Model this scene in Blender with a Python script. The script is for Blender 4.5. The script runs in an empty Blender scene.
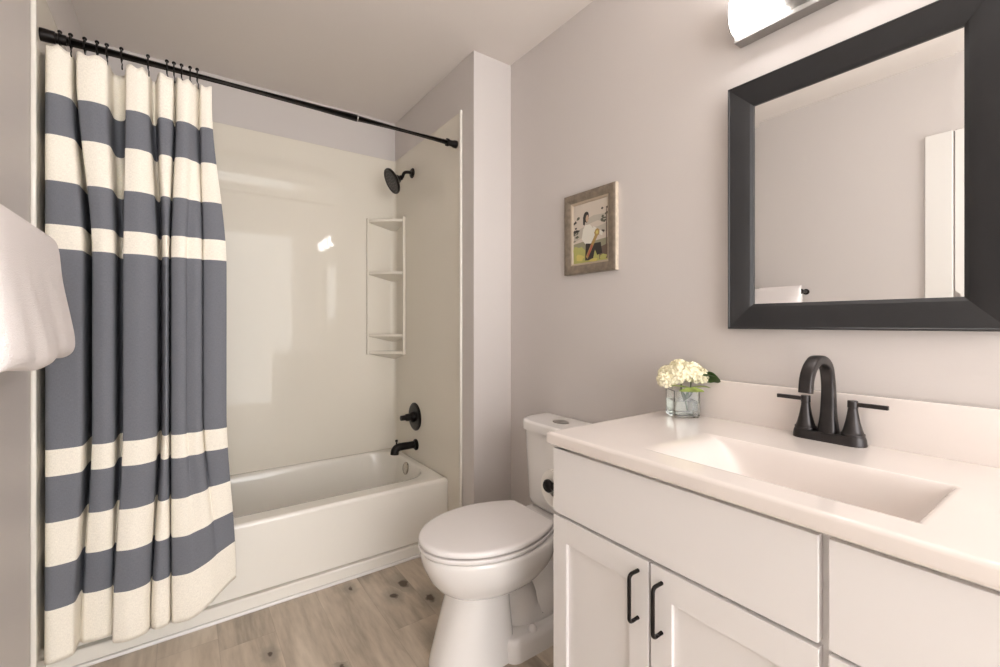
import bpy, bmesh, math, random
from mathutils import Vector, Matrix
PI = math.pi
random.seed(7)

# ------------------------------------------------------------------ camera, world, exposure
scene = bpy.context.scene
COL = scene.collection
cam_data = bpy.data.cameras.new('camera')
cam = bpy.data.objects.new('camera', cam_data)
COL.objects.link(cam)
cam.location = (0.0, 0.0, 1.1473)
cam.rotation_euler = (PI / 2, 0.0, -math.radians(35.4255))
cam_data.sensor_width = 36.0
cam_data.lens = 0.447152 * 36.0
cam_data.shift_y = -0.0101
cam_data.clip_start = 0.02
scene.camera = cam

world = bpy.data.worlds.new('world')
scene.world = world
world.use_nodes = True
bg = world.node_tree.nodes['Background']
bg.inputs['Color'].default_value = (1.0, 0.995, 0.99, 1)
bg.inputs['Strength'].default_value = 2.3
scene.view_settings.view_transform = 'Standard'
scene.view_settings.look = 'None'
scene.view_settings.gamma = 1.0
scene.view_settings.use_curve_mapping = False
scene.view_settings.exposure = 1.42
LAMP = 14.0          # strength of the vanity lamp's glass shades

# ------------------------------------------------------------------ measured places (metres)
XR, XT, XL = 1.3435, 1.1245, -0.3608      # mirror wall, faucet wall of the tub alcove, towel wall
YJ, YB, YO = 1.795, 2.743, -1.80          # front of the wall jog, back of the alcove, open end of the room
H = 2.44
YF, ZR = 2.042, 0.349                     # tub apron, tub rim
ZS = 2.193                                # top of the shower surround
CX, ZC = 0.7916, 0.86                     # counter front, counter top
YV = 0.904                                # counter end beside the toilet
TY = 1.322                                 # toilet centre line

# ------------------------------------------------------------------ materials
def srgb(r, g, b):
    f = lambda c: (c / 255 / 12.92) if c / 255 <= 0.04045 else ((c / 255 + 0.055) / 1.055) ** 2.4
    return (f(r), f(g), f(b), 1)

def mat(name, col, rough=0.5, metal=0.0, bump=0.0, bscale=60.0, spec=0.5, coat=0.0, var=0.0, vscale=6.0):
    m = bpy.data.materials.new(name)
    m.use_nodes = True
    nt = m.node_tree
    b = nt.nodes['Principled BSDF']
    b.inputs['Base Color'].default_value = col
    b.inputs['Roughness'].default_value = rough
    b.inputs['Metallic'].default_value = metal
    b.inputs['Specular IOR Level'].default_value = spec
    b.inputs['Coat Weight'].default_value = coat
    b.inputs['Coat Roughness'].default_value = 0.05
    tc = nt.nodes.new('ShaderNodeTexCoord')
    if bump > 0:
        n = nt.nodes.new('ShaderNodeTexNoise')
        n.inputs['Scale'].default_value = bscale
        n.inputs['Detail'].default_value = 3
        nt.links.new(tc.outputs['Object'], n.inputs['Vector'])
        bp = nt.nodes.new('ShaderNodeBump')
        bp.inputs['Strength'].default_value = bump
        bp.inputs['Distance'].default_value = 0.002
        nt.links.new(n.outputs['Fac'], bp.inputs['Height'])
        nt.links.new(bp.outputs['Normal'], b.inputs['Normal'])
    if var > 0:
        n2 = nt.nodes.new('ShaderNodeTexNoise')
        n2.inputs['Scale'].default_value = vscale
        n2.inputs['Detail'].default_value = 4
        nt.links.new(tc.outputs['Object'], n2.inputs['Vector'])
        mr = nt.nodes.new('ShaderNodeMapRange')
        mr.inputs[1].default_value = 0.3
        mr.inputs[2].default_value = 0.7
        mr.inputs[3].default_value = 1 - var
        mr.inputs[4].default_value = 1 + var
        nt.links.new(n2.outputs['Fac'], mr.inputs[0])
        hs = nt.nodes.new('ShaderNodeHueSaturation')
        hs.inputs['Color'].default_value = col
        nt.links.new(mr.outputs[0], hs.inputs['Value'])
        nt.links.new(hs.outputs['Color'], b.inputs['Base Color'])
    return m

M = {}
M['wall'] = mat('greige wall paint', srgb(209, 202, 198), 0.55, bump=0.12, bscale=220, spec=0.35)
M['ceiling'] = mat('ceiling paint', srgb(228, 220, 214), 0.8, bump=0.15, bscale=150, spec=0.2)
M['trim'] = mat('white trim paint', srgb(230, 226, 221), 0.4, spec=0.4)
M['acrylic'] = mat('glossy cream acrylic', srgb(230, 223, 210), 0.03, coat=0.0, spec=0.28)
M['tub'] = mat('glossy white acrylic', srgb(236, 231, 222), 0.12, coat=0.2)
M['porcelain'] = mat('white porcelain', srgb(238, 234, 231), 0.08, coat=0.4)
M['seat'] = mat('white seat plastic', srgb(238, 233, 231), 0.22)
M['cabinet'] = mat('white cabinet paint', srgb(233, 229, 227), 0.38, spec=0.4)
M['gapwood'] = mat('cabinet face frame', srgb(205, 203, 190), 0.5)
M['marble'] = mat('cultured marble', srgb(234, 225, 219), 0.12, coat=0.3, var=0.015, vscale=9)
M['black'] = mat('oil rubbed black metal', srgb(30, 26, 25), 0.32, metal=0.6, var=0.2, vscale=40)
M['bronze'] = mat('dark faucet metal', srgb(64, 61, 61), 0.28, metal=0.8, var=0.12, vscale=30)
M['chrome'] = mat('brushed chrome', srgb(190, 184, 176), 0.25, metal=1.0)
M['nickel'] = mat('brushed nickel', srgb(158, 154, 150), 0.5, metal=0.7)
M['frame'] = mat('black mirror frame', srgb(37, 37, 39), 0.4, bump=0.1, bscale=90, var=0.1, vscale=14)
M['mirror'] = mat('mirror silver', (0.93, 0.935, 0.93, 1), 0.0, metal=1.0)
M['paper'] = mat('white paper', srgb(240, 236, 230), 0.9, bump=0.2, bscale=200)
M['card'] = mat('brown card', srgb(150, 120, 90), 0.9)
M['petal'] = mat('cream petal', srgb(250, 243, 214), 0.7, var=0.05, vscale=60)
M['leaf'] = mat('dark green leaf', srgb(58, 84, 40), 0.4, var=0.3, vscale=50)
M['sepal'] = mat('pale green sepal', srgb(164, 182, 96), 0.5, var=0.2, vscale=50)
M['stem'] = mat('grey green stem', srgb(104, 112, 82), 0.5)
M['towel'] = mat('white terry towel', srgb(237, 230, 228), 0.95, bump=0.9, bscale=420, spec=0.1)
M['rubber'] = mat('dark nozzle rubber', srgb(88, 82, 80), 0.5)

def glass_mat():
    m = bpy.data.materials.new('clear vase glass'); m.use_nodes = True
    b = m.node_tree.nodes['Principled BSDF']
    b.inputs['Base Color'].default_value = (0.97, 0.985, 0.96, 1)
    b.inputs['Transmission Weight'].default_value = 1.0
    b.inputs['Roughness'].default_value = 0.0
    b.inputs['IOR'].default_value = 1.45
    return m
M['glass'] = glass_mat()

def emit_mat():
    m = bpy.data.materials.new('lit frosted glass'); m.use_nodes = True
    b = m.node_tree.nodes['Principled BSDF']
    b.inputs['Base Color'].default_value = (0.95, 0.95, 0.95, 1)
    b.inputs['Emission Color'].default_value = (1.0, 0.98, 0.965, 1)
    b.inputs['Emission Strength'].default_value = LAMP
    return m
M['lamp'] = emit_mat()

def ramp_node(nt, stops, mode='LINEAR'):
    r = nt.nodes.new('ShaderNodeValToRGB')
    r.color_ramp.interpolation = mode
    e = r.color_ramp.elements
    while len(e) > 1: e.remove(e[-1])
    e[0].position, e[0].color = stops[0]
    for p, c in stops[1:]:
        n = e.new(p); n.color = c
    return r

def floor_mat():
    m = bpy.data.materials.new('wood look plank floor'); m.use_nodes = True
    nt = m.node_tree; L = nt.links; N = nt.nodes.new
    b = nt.nodes['Principled BSDF']
    tc = N('ShaderNodeTexCoord')
    sep = N('ShaderNodeSeparateXYZ'); L.new(tc.outputs['Object'], sep.inputs[0])
    def mth(op, a, bb=None, c=None):
        n = N('ShaderNodeMath'); n.operation = op
        for i, v in enumerate((a, bb, c)):
            if v is None: continue
            if isinstance(v, (int, float)): n.inputs[i].default_value = v
            else: L.new(v, n.inputs[i])
        return n.outputs[0]
    W, LEN = 0.178, 1.22
    px = mth('DIVIDE', mth('ADD', sep.outputs[0], 5.055), W)
    row = mth('FLOOR', px)
    wn0 = N('ShaderNodeTexWhiteNoise'); wn0.noise_dimensions = '1D'; L.new(row, wn0.inputs['W'])
    py = mth('ADD', mth('DIVIDE', sep.outputs[1], LEN), mth('MULTIPLY', wn0.outputs['Value'], 7.3))
    coln = mth('FLOOR', py)
    cv = N('ShaderNodeCombineXYZ'); L.new(row, cv.inputs[0]); L.new(coln, cv.inputs[1])
    wn = N('ShaderNodeTexWhiteNoise'); wn.noise_dimensions = '3D'; L.new(cv.outputs[0], wn.inputs['Vector'])
    # plank-local coordinates, shifted per plank, for the grain
    gx = mth('ADD', mth('MULTIPLY', sep.outputs[0], 1.0), mth('MULTIPLY', wn.outputs['Value'], 13.0))
    gy = mth('ADD', mth('MULTIPLY', sep.outputs[1], 0.16), mth('MULTIPLY', wn.outputs['Value'], 29.0))
    gv = N('ShaderNodeCombineXYZ'); L.new(gx, gv.inputs[0]); L.new(gy, gv.inputs[1])
    n1 = N('ShaderNodeTexNoise'); n1.inputs['Scale'].default_value = 9; n1.inputs['Detail'].default_value = 6
    n1.inputs['Distortion'].default_value = 1.2; L.new(gv.outputs[0], n1.inputs['Vector'])
    n2 = N('ShaderNodeTexNoise'); n2.inputs['Scale'].default_value = 60; n2.inputs['Detail'].default_value = 5
    L.new(gv.outputs[0], n2.inputs['Vector'])
    # knots
    kx = mth('ADD', sep.outputs[0], mth('MULTIPLY', wn.outputs['Value'], 5.0))
    ky = mth('ADD', mth('MULTIPLY', sep.outputs[1], 0.62), mth('MULTIPLY', wn.outputs['Value'], 9.0))
    kv = N('ShaderNodeCombineXYZ'); L.new(kx, kv.inputs[0]); L.new(ky, kv.inputs[1])
    nd = N('ShaderNodeTexNoise'); nd.inputs['Scale'].default_value = 30; L.new(tc.outputs['Object'], nd.inputs['Vector'])
    kvn = N('ShaderNodeMix'); kvn.data_type = 'VECTOR'; kvn.inputs[0].default_value = 0.030
    L.new(kv.outputs[0], kvn.inputs[4]); L.new(nd.outputs['Color'], kvn.inputs[5])
    vo = N('ShaderNodeTexVoronoi'); vo.inputs['Scale'].default_value = 6.0; vo.voronoi_dimensions = '2D'
    L.new(kvn.outputs[1], vo.inputs['Vector'])
    cell = N('ShaderNodeTexWhiteNoise'); cell.noise_dimensions = '3D'; L.new(vo.outputs['Color'], cell.inputs['Vector'])
    kd = mth('MULTIPLY', vo.outputs['Distance'], mth('ADD', 0.55, mth('MULTIPLY', mth('SUBTRACT', 1.0, cell.outputs['Value']), 3.2)))
    gate = mth('GREATER_THAN', cell.outputs['Value'], 0.66)
    knot = N('ShaderNodeMapRange'); knot.interpolation_type = 'SMOOTHSTEP'
    L.new(kd, knot.inputs[0])
    for i, v in ((1, 0.05), (2, 0.10), (3, 1.0), (4, 0.0)): knot.inputs[i].default_value = v
    kf = mth('MULTIPLY', knot.outputs[0], gate)
    halo = N('ShaderNodeMapRange'); halo.interpolation_type = 'SMOOTHSTEP'
    L.new(kd, halo.inputs[0])
    for i, v in ((1, 0.10), (2, 0.36), (3, 0.6), (4, 0.0)): halo.inputs[i].default_value = v
    hf = mth('MULTIPLY', halo.outputs[0], gate)
    r1 = ramp_node(nt, [(0.36, srgb(150, 138, 123)), (0.53, srgb(190, 175, 157)), (0.70, srgb(214, 200, 182))])
    mixv = mth('ADD', mth('MULTIPLY', n1.outputs['Fac'], 0.62), mth('ADD', mth('MULTIPLY', n2.outputs['Fac'], 0.28), mth('MULTIPLY', wn.outputs['Value'], 0.20)))
    L.new(mixv, r1.inputs[0])
    mh = N('ShaderNodeMix'); mh.data_type = 'RGBA'
    L.new(hf, mh.inputs[0]); L.new(r1.outputs[0], mh.inputs[6]); mh.inputs[7].default_value = srgb(138, 130, 117)
    mk = N('ShaderNodeMix'); mk.data_type = 'RGBA'
    L.new(kf, mk.inputs[0]); L.new(mh.outputs[2], mk.inputs[6]); mk.inputs[7].default_value = srgb(84, 68, 54)
    # seams
    fx = mth('FRACT', px); fy = mth('FRACT', py)
    sx = mth('LESS_THAN', mth('MINIMUM', fx, mth('SUBTRACT', 1.0, fx)), 0.008)
    sy = mth('LESS_THAN', mth('MINIMUM', fy, mth('SUBTRACT', 1.0, fy)), 0.0012)
    seam = mth('MULTIPLY', mth('MAXIMUM', sx, sy), 0.16)
    ms = N('ShaderNodeMix'); ms.data_type = 'RGBA'
    L.new(seam, ms.inputs[0]); L.new(mk.outputs[2], ms.inputs[6]); ms.inputs[7].default_value = srgb(92, 76, 62)
    L.new(ms.outputs[2], b.inputs['Base Color'])
    b.inputs['Roughness'].default_value = 0.42
    bp = N('ShaderNodeBump'); bp.inputs['Strength'].default_value = 0.12; bp.inputs['Distance'].default_value = 0.002
    L.new(n2.outputs['Fac'], bp.inputs['Height']); L.new(bp.outputs['Normal'], b.inputs['Normal'])
    return m
M['floor'] = floor_mat()

CLEN = 1.91
def curtain_mat():
    m = bpy.data.materials.new('striped curtain cloth'); m.use_nodes = True
    nt = m.node_tree; L = nt.links; N = nt.nodes.new
    b = nt.nodes['Principled BSDF']
    uv = N('ShaderNodeUVMap'); uv.uv_map = 'cloth'
    sep = N('ShaderNodeSeparateXYZ'); L.new(uv.outputs[0], sep.inputs[0])
    cream, grey = srgb(246, 239, 226), srgb(117, 119, 126)
    bnd = [0, .16, .294, .43, .57, .65, 1.27, 1.35, 1.484, 1.62, 1.752]
    r = ramp_node(nt, [(v / CLEN, cream if i % 2 == 0 else grey) for i, v in enumerate(bnd)], 'CONSTANT')
    L.new(sep.outputs[1], r.inputs[0])
    mp = N('ShaderNodeMapping'); mp.inputs['Scale'].default_value = (900, 260, 1); L.new(uv.outputs[0], mp.inputs[0])
    n = N('ShaderNodeTexNoise'); n.inputs['Scale'].default_value = 1.0; n.inputs['Detail'].default_value = 3
    L.new(mp.outputs[0], n.inputs['Vector'])
    mp2 = N('ShaderNodeMapping'); mp2.inputs['Scale'].default_value = (160, 1300, 1); L.new(uv.outputs[0], mp2.inputs[0])
    n2 = N('ShaderNodeTexNoise'); n2.inputs['Scale'].default_value = 1.0; n2.inputs['Detail'].default_value = 3
    L.new(mp2.outputs[0], n2.inputs['Vector'])
    ad = N('ShaderNodeMath'); ad.operation = 'ADD'; L.new(n.outputs['Fac'], ad.inputs[0]); L.new(n2.outputs['Fac'], ad.inputs[1])
    mr = N('ShaderNodeMapRange')
    L.new(ad.outputs[0], mr.inputs[0])
    for i, v in ((1, 0.6), (2, 1.4), (3, 0.87), (4, 1.13)): mr.inputs[i].default_value = v
    hs = N('ShaderNodeHueSaturation'); L.new(r.outputs[0], hs.inputs['Color']); L.new(mr.outputs[0], hs.inputs['Value'])
    L.new(hs.outputs[0], b.inputs['Base Color'])
    b.inputs['Roughness'].default_value = 0.9
    b.inputs['Specular IOR Level'].default_value = 0.15
    bp = N('ShaderNodeBump'); bp.inputs['Strength'].default_value = 0.25; bp.inputs['Distance'].default_value = 0.001
    L.new(ad.outputs[0], bp.inputs['Height']); L.new(bp.outputs['Normal'], b.inputs['Normal'])
    return m
M['curtain'] = curtain_mat()

# ------------------------------------------------------------------ mesh helpers
def obj(name, bm, material, parent=None, smooth=True, angle=35, kind=None, mats=None, wn=True):
    bmesh.ops.recalc_face_normals(bm, faces=bm.faces)
    me = bpy.data.meshes.new(name)
    bm.to_mesh(me); bm.free()
    for m in (mats or [material]): me.materials.append(m)
    if smooth:
        for p in me.polygons: p.use_smooth = True
        me.set_sharp_from_angle(angle=math.radians(angle))
    o = bpy.data.objects.new(name, me)
    COL.objects.link(o)
    if smooth and wn: o.modifiers.new('shading', 'WEIGHTED_NORMAL').keep_sharp = True
    if parent is not None:
        root = parent
        while root.parent is not None: root = root.parent
        me.transform(Matrix.Translation(-root.location))
        o.parent = parent
    if kind: o['kind'] = kind
    return o

def tag(o, label, cat, group=None):
    o['label'] = label; o['category'] = cat
    if group: o['group'] = group
    return o

def thing(name, label, cat, loc, group=None):
    o = bpy.data.objects.new(name, None)
    o.empty_display_size = 0.05
    COL.objects.link(o); o.location = loc
    return tag(o, label, cat, group)

def NB(): return bmesh.new()

def add_box(bm, x0, x1, y0, y1, z0, z1, bevel=0.0, seg=2, mtx=None):
    t = bmesh.new()
    bmesh.ops.create_cube(t, size=1.0)
    for v in t.verts:
        v.co = Vector((x0 + (v.co.x + .5) * (x1 - x0), y0 + (v.co.y + .5) * (y1 - y0), z0 + (v.co.z + .5) * (z1 - z0)))
    if bevel > 0:
        bmesh.ops.bevel(t, geom=list(t.edges), offset=bevel, segments=seg, profile=0.5, affect='EDGES')
    if mtx: bmesh.ops.transform(t, matrix=mtx, verts=t.verts)
    merge(bm, t)
    return bm

def merge(bm, t):
    me = bpy.data.meshes.new('tmp'); t.to_mesh(me); t.free()
    bm.from_mesh(me); bpy.data.meshes.remove(me)

def loft(bm, rings, cap0=True, cap1=True, closed=True):
    vs = [[bm.verts.new(Vector(p)) for p in r] for r in rings]
    n = len(vs[0])
    for a, b in zip(vs[:-1], vs[1:]):
        for i in range(n if closed else n - 1):
            j = (i + 1) % n
            bm.faces.new((a[i], a[j], b[j], b[i]))
    if cap0: bm.faces.new(vs[0])
    if cap1: bm.faces.new(vs[-1])
    return bm

def frame_for(d):
    d = Vector(d).normalized()
    up = Vector((0, 0, 1)) if abs(d.z) < 0.95 else Vector((1, 0, 0))
    a = d.cross(up).normalized(); b = a.cross(d).normalized()
    return a, b

def lathe(bm, profile, origin, axis, n=32, cap0=True, cap1=True):
    """profile: (distance along axis, radius)"""
    ax = Vector(axis).normalized(); a, b = frame_for(ax); o = Vector(origin)
    rings = []
    for d, r in profile:
        rings.append([o + ax * d + (a * math.cos(2 * PI * k / n) + b * math.sin(2 * PI * k / n)) * max(r, 1e-5) for k in range(n)])
    return loft(bm, rings, cap0, cap1)

def tube(bm, pts, rad, n=14, caps=True):
    pts = [Vector(p) for p in pts]
    if not isinstance(rad, (list, tuple)): rad = [rad] * len(pts)
    rings = []; pa = None
    for i, p in enumerate(pts):
        d = (pts[min(i + 1, len(pts) - 1)] - pts[max(i - 1, 0)]).normalized()
        if pa is None: a, b = frame_for(d)
        else:
            a = (pa - d * pa.dot(d)).normalized(); b = d.cross(a)
        pa = a
        rings.append([p + (a * math.cos(2 * PI * k / n) + b * math.sin(2 * PI * k / n)) * rad[i] for k in range(n)])
    return loft(bm, rings, caps, caps)

def smooth_path(pts, k=8):
    pts = [Vector(p) for p in pts]; out = []
    P = [pts[0] * 2 - pts[1]] + pts + [pts[-1] * 2 - pts[-2]]
    for i in range(1, len(P) - 2):
        for s in range(k):
            t = s / k
            out.append(0.5 * ((2 * P[i]) + (P[i + 1] - P[i - 1]) * t + (2 * P[i - 1] - 5 * P[i] + 4 * P[i + 1] - P[i + 2]) * t * t
                              + (3 * P[i] - P[i - 1] - 3 * P[i + 1] + P[i + 2]) * t ** 3))
    out.append(pts[-1])
    return out

def sstep(a, b, x):
    t = min(1, max(0, (x - a) / (b - a)))
    return t * t * (3 - 2 * t)

def grid_mesh(bm, nx, ny, fn):
    vs = [[bm.verts.new(Vector(fn(i, j))) for i in range(nx)] for j in range(ny)]
    for j in range(ny - 1):
        for i in range(nx - 1):
            bm.faces.new((vs[j][i], vs[j][i + 1], vs[j + 1][i + 1], vs[j + 1][i]))
    return vs

def struct(name, x0, x1, y0, y1, z0, z1, m, bevel=0.0):
    return obj(name, add_box(NB(), x0, x1, y0, y1, z0, z1, bevel), m, None, smooth=bevel > 0, kind='structure')

# ------------------------------------------------------------------ the room
WT = 0.10
struct('floor', XL - WT, XR + WT, YO, YB + WT, -0.08, 0.0, M['floor'])
struct('ceiling', XL - WT, XR + WT, YO, YB + WT, H, H + 0.08, M['ceiling'])
struct('wall_right', XR, XR + WT, YO, YJ, 0, H, M['wall'])
# the jog beside the tub: one solid wall return
struct('wall_jog', XT, XR + WT, YJ, YB + WT, 0, H, M['wall'], 0.003)
struct('wall_back', XL - WT, XT, YB + 0.008, YB + WT, 0, H, M['wall'])
DY1, DY0, DZ = 0.489, -0.30, 2.074       # doorway in the towel wall
bm = NB()
add_box(bm, XL - WT, XL, DY1, YB + 0.008, 0, H)
add_box(bm, XL - WT, XL, YO, DY0, 0, H)
add_box(bm, XL - WT, XL, DY0, DY1, DZ, H)
add_box(bm, XL - WT, XL - 0.033, DY1 - 0.06, DY1, 0, DZ)  # added backing behind the door gap, keeps world light from leaking in
obj('wall_left', bm, M['wall'], None, smooth=False, kind='structure')
# casing and closed door seen in the mirror
bm = NB()
add_box(bm, XL, XL + 0.016, DY1, DY1 + 0.10, 0, DZ + 0.002, 0.004)
add_box(bm, XL, XL + 0.016, DY0 - 0.10, DY0, 0, DZ + 0.002, 0.004)
obj('trim_1', bm, M['trim'], None, kind='structure')
bm = NB()
add_box(bm, XL - 0.030, XL + 0.010, DY0 + 0.004, DY1 - 0.024, 0.008, DZ - 0.004, 0.003)
obj('door_1', bm, M['trim'], None, kind='structure')
# white bead along the foot of the tub
struct('trim_2', XL + 0.002, XT - 0.002, YF - 0.029, YF - 0.0145, 0, 0.013, M['porcelain'], 0.004)

# ------------------------------------------------------------------ shower surround
sur = thing('shower_surround', 'glossy cream moulded wall surround lining the tub alcove', 'shower surround', (0.38, YB, ZR))
PT = 0.0025
def bandmask(x, z):
    # moulded band across the upper back panel, ending in a rounded corner on the right
    ex = 0.80 - 0.10 * ((z - 1.94) / 0.11) ** 2
    return 1 - sstep(ex - 0.06, ex + 0.05, x)
def back_d(x, z):
    if z > 2.07 or z < 1.835: d = 0
    elif z > 2.005: d = -0.006 * sstep(2.07, 2.005, z)
    elif z > 1.855: d = -0.006 + 0.009 * sstep(2.005, 1.855, z)
    else: d = 0.003 * sstep(1.840, 1.855, z)
    return -d * bandmask(x, z)
bm = NB()
xs = [XL + PT + (XT - XL - 2 * PT) * i / 110 for i in range(111)]
zs = [ZR - 0.003, 0.8, 1.3, 1.7] + [1.80 + 0.0056 * i for i in range(54)] + [2.13, ZS - 0.006, ZS]
grid_mesh(bm, len(xs), len(zs), lambda i, j: (xs[i], YB - back_d(xs[i], zs[j]) + (0.006 if j == len(zs) - 1 else 0), zs[j]))
obj('back_panel', bm, M['acrylic'], sur, angle=60)
for side, xw, sg, yf in (('l', XL, 1, 1.852), ('r', XT, -1, 1.897)):
    bm = NB()
    add_box(bm, min(xw, xw + sg * PT), max(xw, xw + sg * PT), yf + 0.01, YB + 0.007, 0.0, ZS, 0.002)
    p = obj('side_panel', bm, M['acrylic'], sur)
    bm = NB()
    x1 = xw + sg * 0.013
    add_box(bm, min(xw, x1), max(xw, x1), yf, yf + 0.017, 0.0, ZS + 0.004, 0.005, 3)
    obj('front_flange', bm, M['tub'], p)
# soft coves where the panels meet
for xw, sg in ((XL + PT, 1), (XT - PT, -1)):
    R = 0.022
    bm = NB()
    for z0, z1 in ((ZR, ZS - 0.004),):
        ring = [(xw + sg * (R - R * math.cos(a * PI / 16)), YB - R + R * math.sin(a * PI / 16)) for a in range(9)]
        loft(bm, [[(x, y, z0) for x, y in ring], [(x, y, z1) for x, y in ring]], False, False, closed=False)
    obj('corner_cove', bm, M['acrylic'], sur, angle=60)

# corner shelf unit
cs = thing('corner_shelf', 'cream moulded four tier corner shelf on the surround below the shower head', 'corner shelf', (XT, YB, 0.96))
AX, AY = 0.938, 2.583      # where the front edge meets the back panel and the faucet panel
xi, yi = XT - PT - 0.0005, YB - 0.0005
def shelf_outline():
    a, b = Vector((AX, yi)), Vector((xi, AY))
    n = Vector((b.y - a.y, -(b.x - a.x))).normalized()
    if n.y > 0: n = -n
    pts = []
    for k in range(15):
        t = k / 14
        p = a.lerp(b, t) + n * (0.012 * math.sin(PI * t))
        pts.append((p.x, p.y))
    pts.append((xi, yi))
    return pts
for z, th in ((1.792, 0.016), (1.468, 0.016), (1.083, 0.016), (0.975, 0.016)):
    o = shelf_outline()
    bm = NB()
    cxm = sum(p[0] for p in o) / len(o); cym = sum(p[1] for p in o) / len(o)
    def sc(k, zz, dc=0): return [((cxm + (p[0] - cxm) * k) if i not in (0, 14, 15) else p[0], (cym + (p[1] - cym) * k) if i not in (0, 14, 15) else p[1], zz - (dc if i == 15 else 0)) for i, p in enumerate(o)]
    loft(bm, [sc(.93, z - th, .042), sc(.985, z - th * .7, .042), sc(1, z - th * .3), sc(.985, z), sc(.95, z)])
    obj('shelf', bm, M['acrylic'], cs, angle=50)
bm = add_box(NB(), AX - 0.006, AX + 0.006, YB - 0.018, YB - 0.0005, 0.955, 1.80, 0.004, 3)
obj('side_rail', bm, M['acrylic'], cs)
bm = add_box(NB(), XT - PT - 0.018, XT - PT - 0.0005, AY - 0.006, AY + 0.006, 0.955, 1.806, 0.004, 3)
obj('side_rail', bm, M['acrylic'], cs)
bm = NB()
R = 0.035
ring = [(xi - R + R * math.sin(a * PI / 24), yi - R + R * math.cos(a * PI / 24)) for a in range(13)]
loft(bm, [[(x, y, 0.965) for x, y in ring], [(x, y, 1.787) for x, y in ring]], False, False, closed=False)
obj('back_cove', bm, M['acrylic'], cs, angle=60)

# ------------------------------------------------------------------ bathtub
tub = thing('bathtub', 'white alcove bathtub behind the striped curtain', 'bathtub', (0.38, 2.39, 0))
tx0, tx1, ty0, ty1 = XL + PT - .001, XT - PT + .001, YF, YB + .004
def rrect(cx, cy, hx, hy, r, z, n=10):
    pts = []
    for sx, sy, a0 in ((1, 1, 0), (-1, 1, PI / 2), (-1, -1, PI), (1, -1, 1.5 * PI)):
        for k in range(n + 1):
            a = a0 + PI / 2 * k / n
            pts.append((cx + sx * (hx - r) + r * math.cos(a), cy + sy * (hy - r) + r * math.sin(a), z))
    return pts
ocx, ocy, ohx, ohy = (tx0 + tx1) / 2, (ty0 + ty1) / 2, (tx1 - tx0) / 2, (ty1 - ty0) / 2
bx0, bx1, by0, by1 = tx0 + 0.075, 1.074, 2.142, 2.712      # basin opening
def basin(dx0, dx1, dy0, dy1, r, z):
    a0, a1, b0, b1 = bx0 + dx0, bx1 - dx1, by0 + dy0, by1 - dy1
    return rrect((a0 + a1) / 2, (b0 + b1) / 2, (a1 - a0) / 2, (b1 - b0) / 2, r, z)
rings = [rrect(ocx, ocy + .006, ohx, ohy - .006, 0.004, 0.0), rrect(ocx, ocy + .006, ohx, ohy - .006, 0.004, 0.064), rrect(ocx, ocy, ohx, ohy, 0.004, 0.0645), rrect(ocx, ocy, ohx, ohy, 0.006, ZR - 0.018), rrect(ocx, ocy, ohx - 0.002, ohy - 0.002, 0.008, ZR - 0.008),
         rrect(ocx, ocy, ohx - 0.008, ohy - 0.008, 0.012, ZR - 0.001), rrect(ocx, ocy, ohx - 0.014, ohy - 0.014, 0.015, ZR),
         basin(-0.012, -0.012, -0.02, -0.008, 0.15, ZR), basin(0, 0, 0, 0, 0.145, ZR - 0.004), basin(0.008, 0.004, 0.008, 0.006, 0.14, ZR - 0.014),
         basin(0.016, 0.010, 0.014, 0.012, 0.135, ZR - 0.035), basin(0.07, 0.030, 0.034, 0.03, 0.13, 0.20), basin(0.16, 0.055, 0.055, 0.05, 0.12, 0.09),
         basin(0.21, 0.085, 0.085, 0.08, 0.10, 0.06), basin(0.30, 0.15, 0.15, 0.14, 0.08, 0.05)]
bm = loft(NB(), rings, cap0=False)
obj('basin', bm, M['tub'], tub, angle=50)
bm = NB()
prof = [(YF + 0.012, 0.0), (YF - 0.014, 0.0), (YF - 0.014, 0.054), (YF - 0.011, 0.058), (YF + 0.012, 0.0585)]
loft(bm, [[(x, y, z) for y, z in prof] for x in (tx0, tx1)])
obj('apron_skirt', bm, M['tub'], tub, angle=30)
bm = lathe(NB(), [(0, 0.036), (0.004, 0.036), (0.009, 0.031), (0.012, 0.018), (0.0125, 0.0)], (1.064, 2.437, 0.304), (-1, 0, 0.14), 28)
obj('overflow_plate', bm, M['chrome'], tub)

# ------------------------------------------------------------------ tub and shower fittings
xp = XT - PT
sp = thing('tub_spout', 'black tub spout with diverter knob just above the tub rim', 'faucet', (xp, 2.426, 0.436))
bm = lathe(NB(), [(0, 0.033), (0.006, 0.033), (0.012, 0.028), (0.014, 0.022)], (xp, 2.426, 0.436), (-1, 0, 0), 24)
obj('flange', bm, M['black'], sp)
path = smooth_path([(xp - 0.01, 2.426, 0.438), (1.06, 2.426, 0.438), (1.022, 2.426, 0.438), (1.002, 2.426, 0.433), (0.990, 2.426, 0.418), (0.988, 2.426, 0.400)], 6)
bm = tube(NB(), path, [0.021 + 0.003 * i / (len(path) - 1) for i in range(len(path))], 18)
obj('spout_body', bm, M['black'], sp)
bm = lathe(NB(), [(0, 0.0045), (0.022, 0.0045), (0.024, 0.008), (0.032, 0.008), (0.034, 0.005)], (1.000, 2.426, 0.448), (0, 0, 1), 14)
obj('diverter_knob', bm, M['black'], sp)

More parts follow.
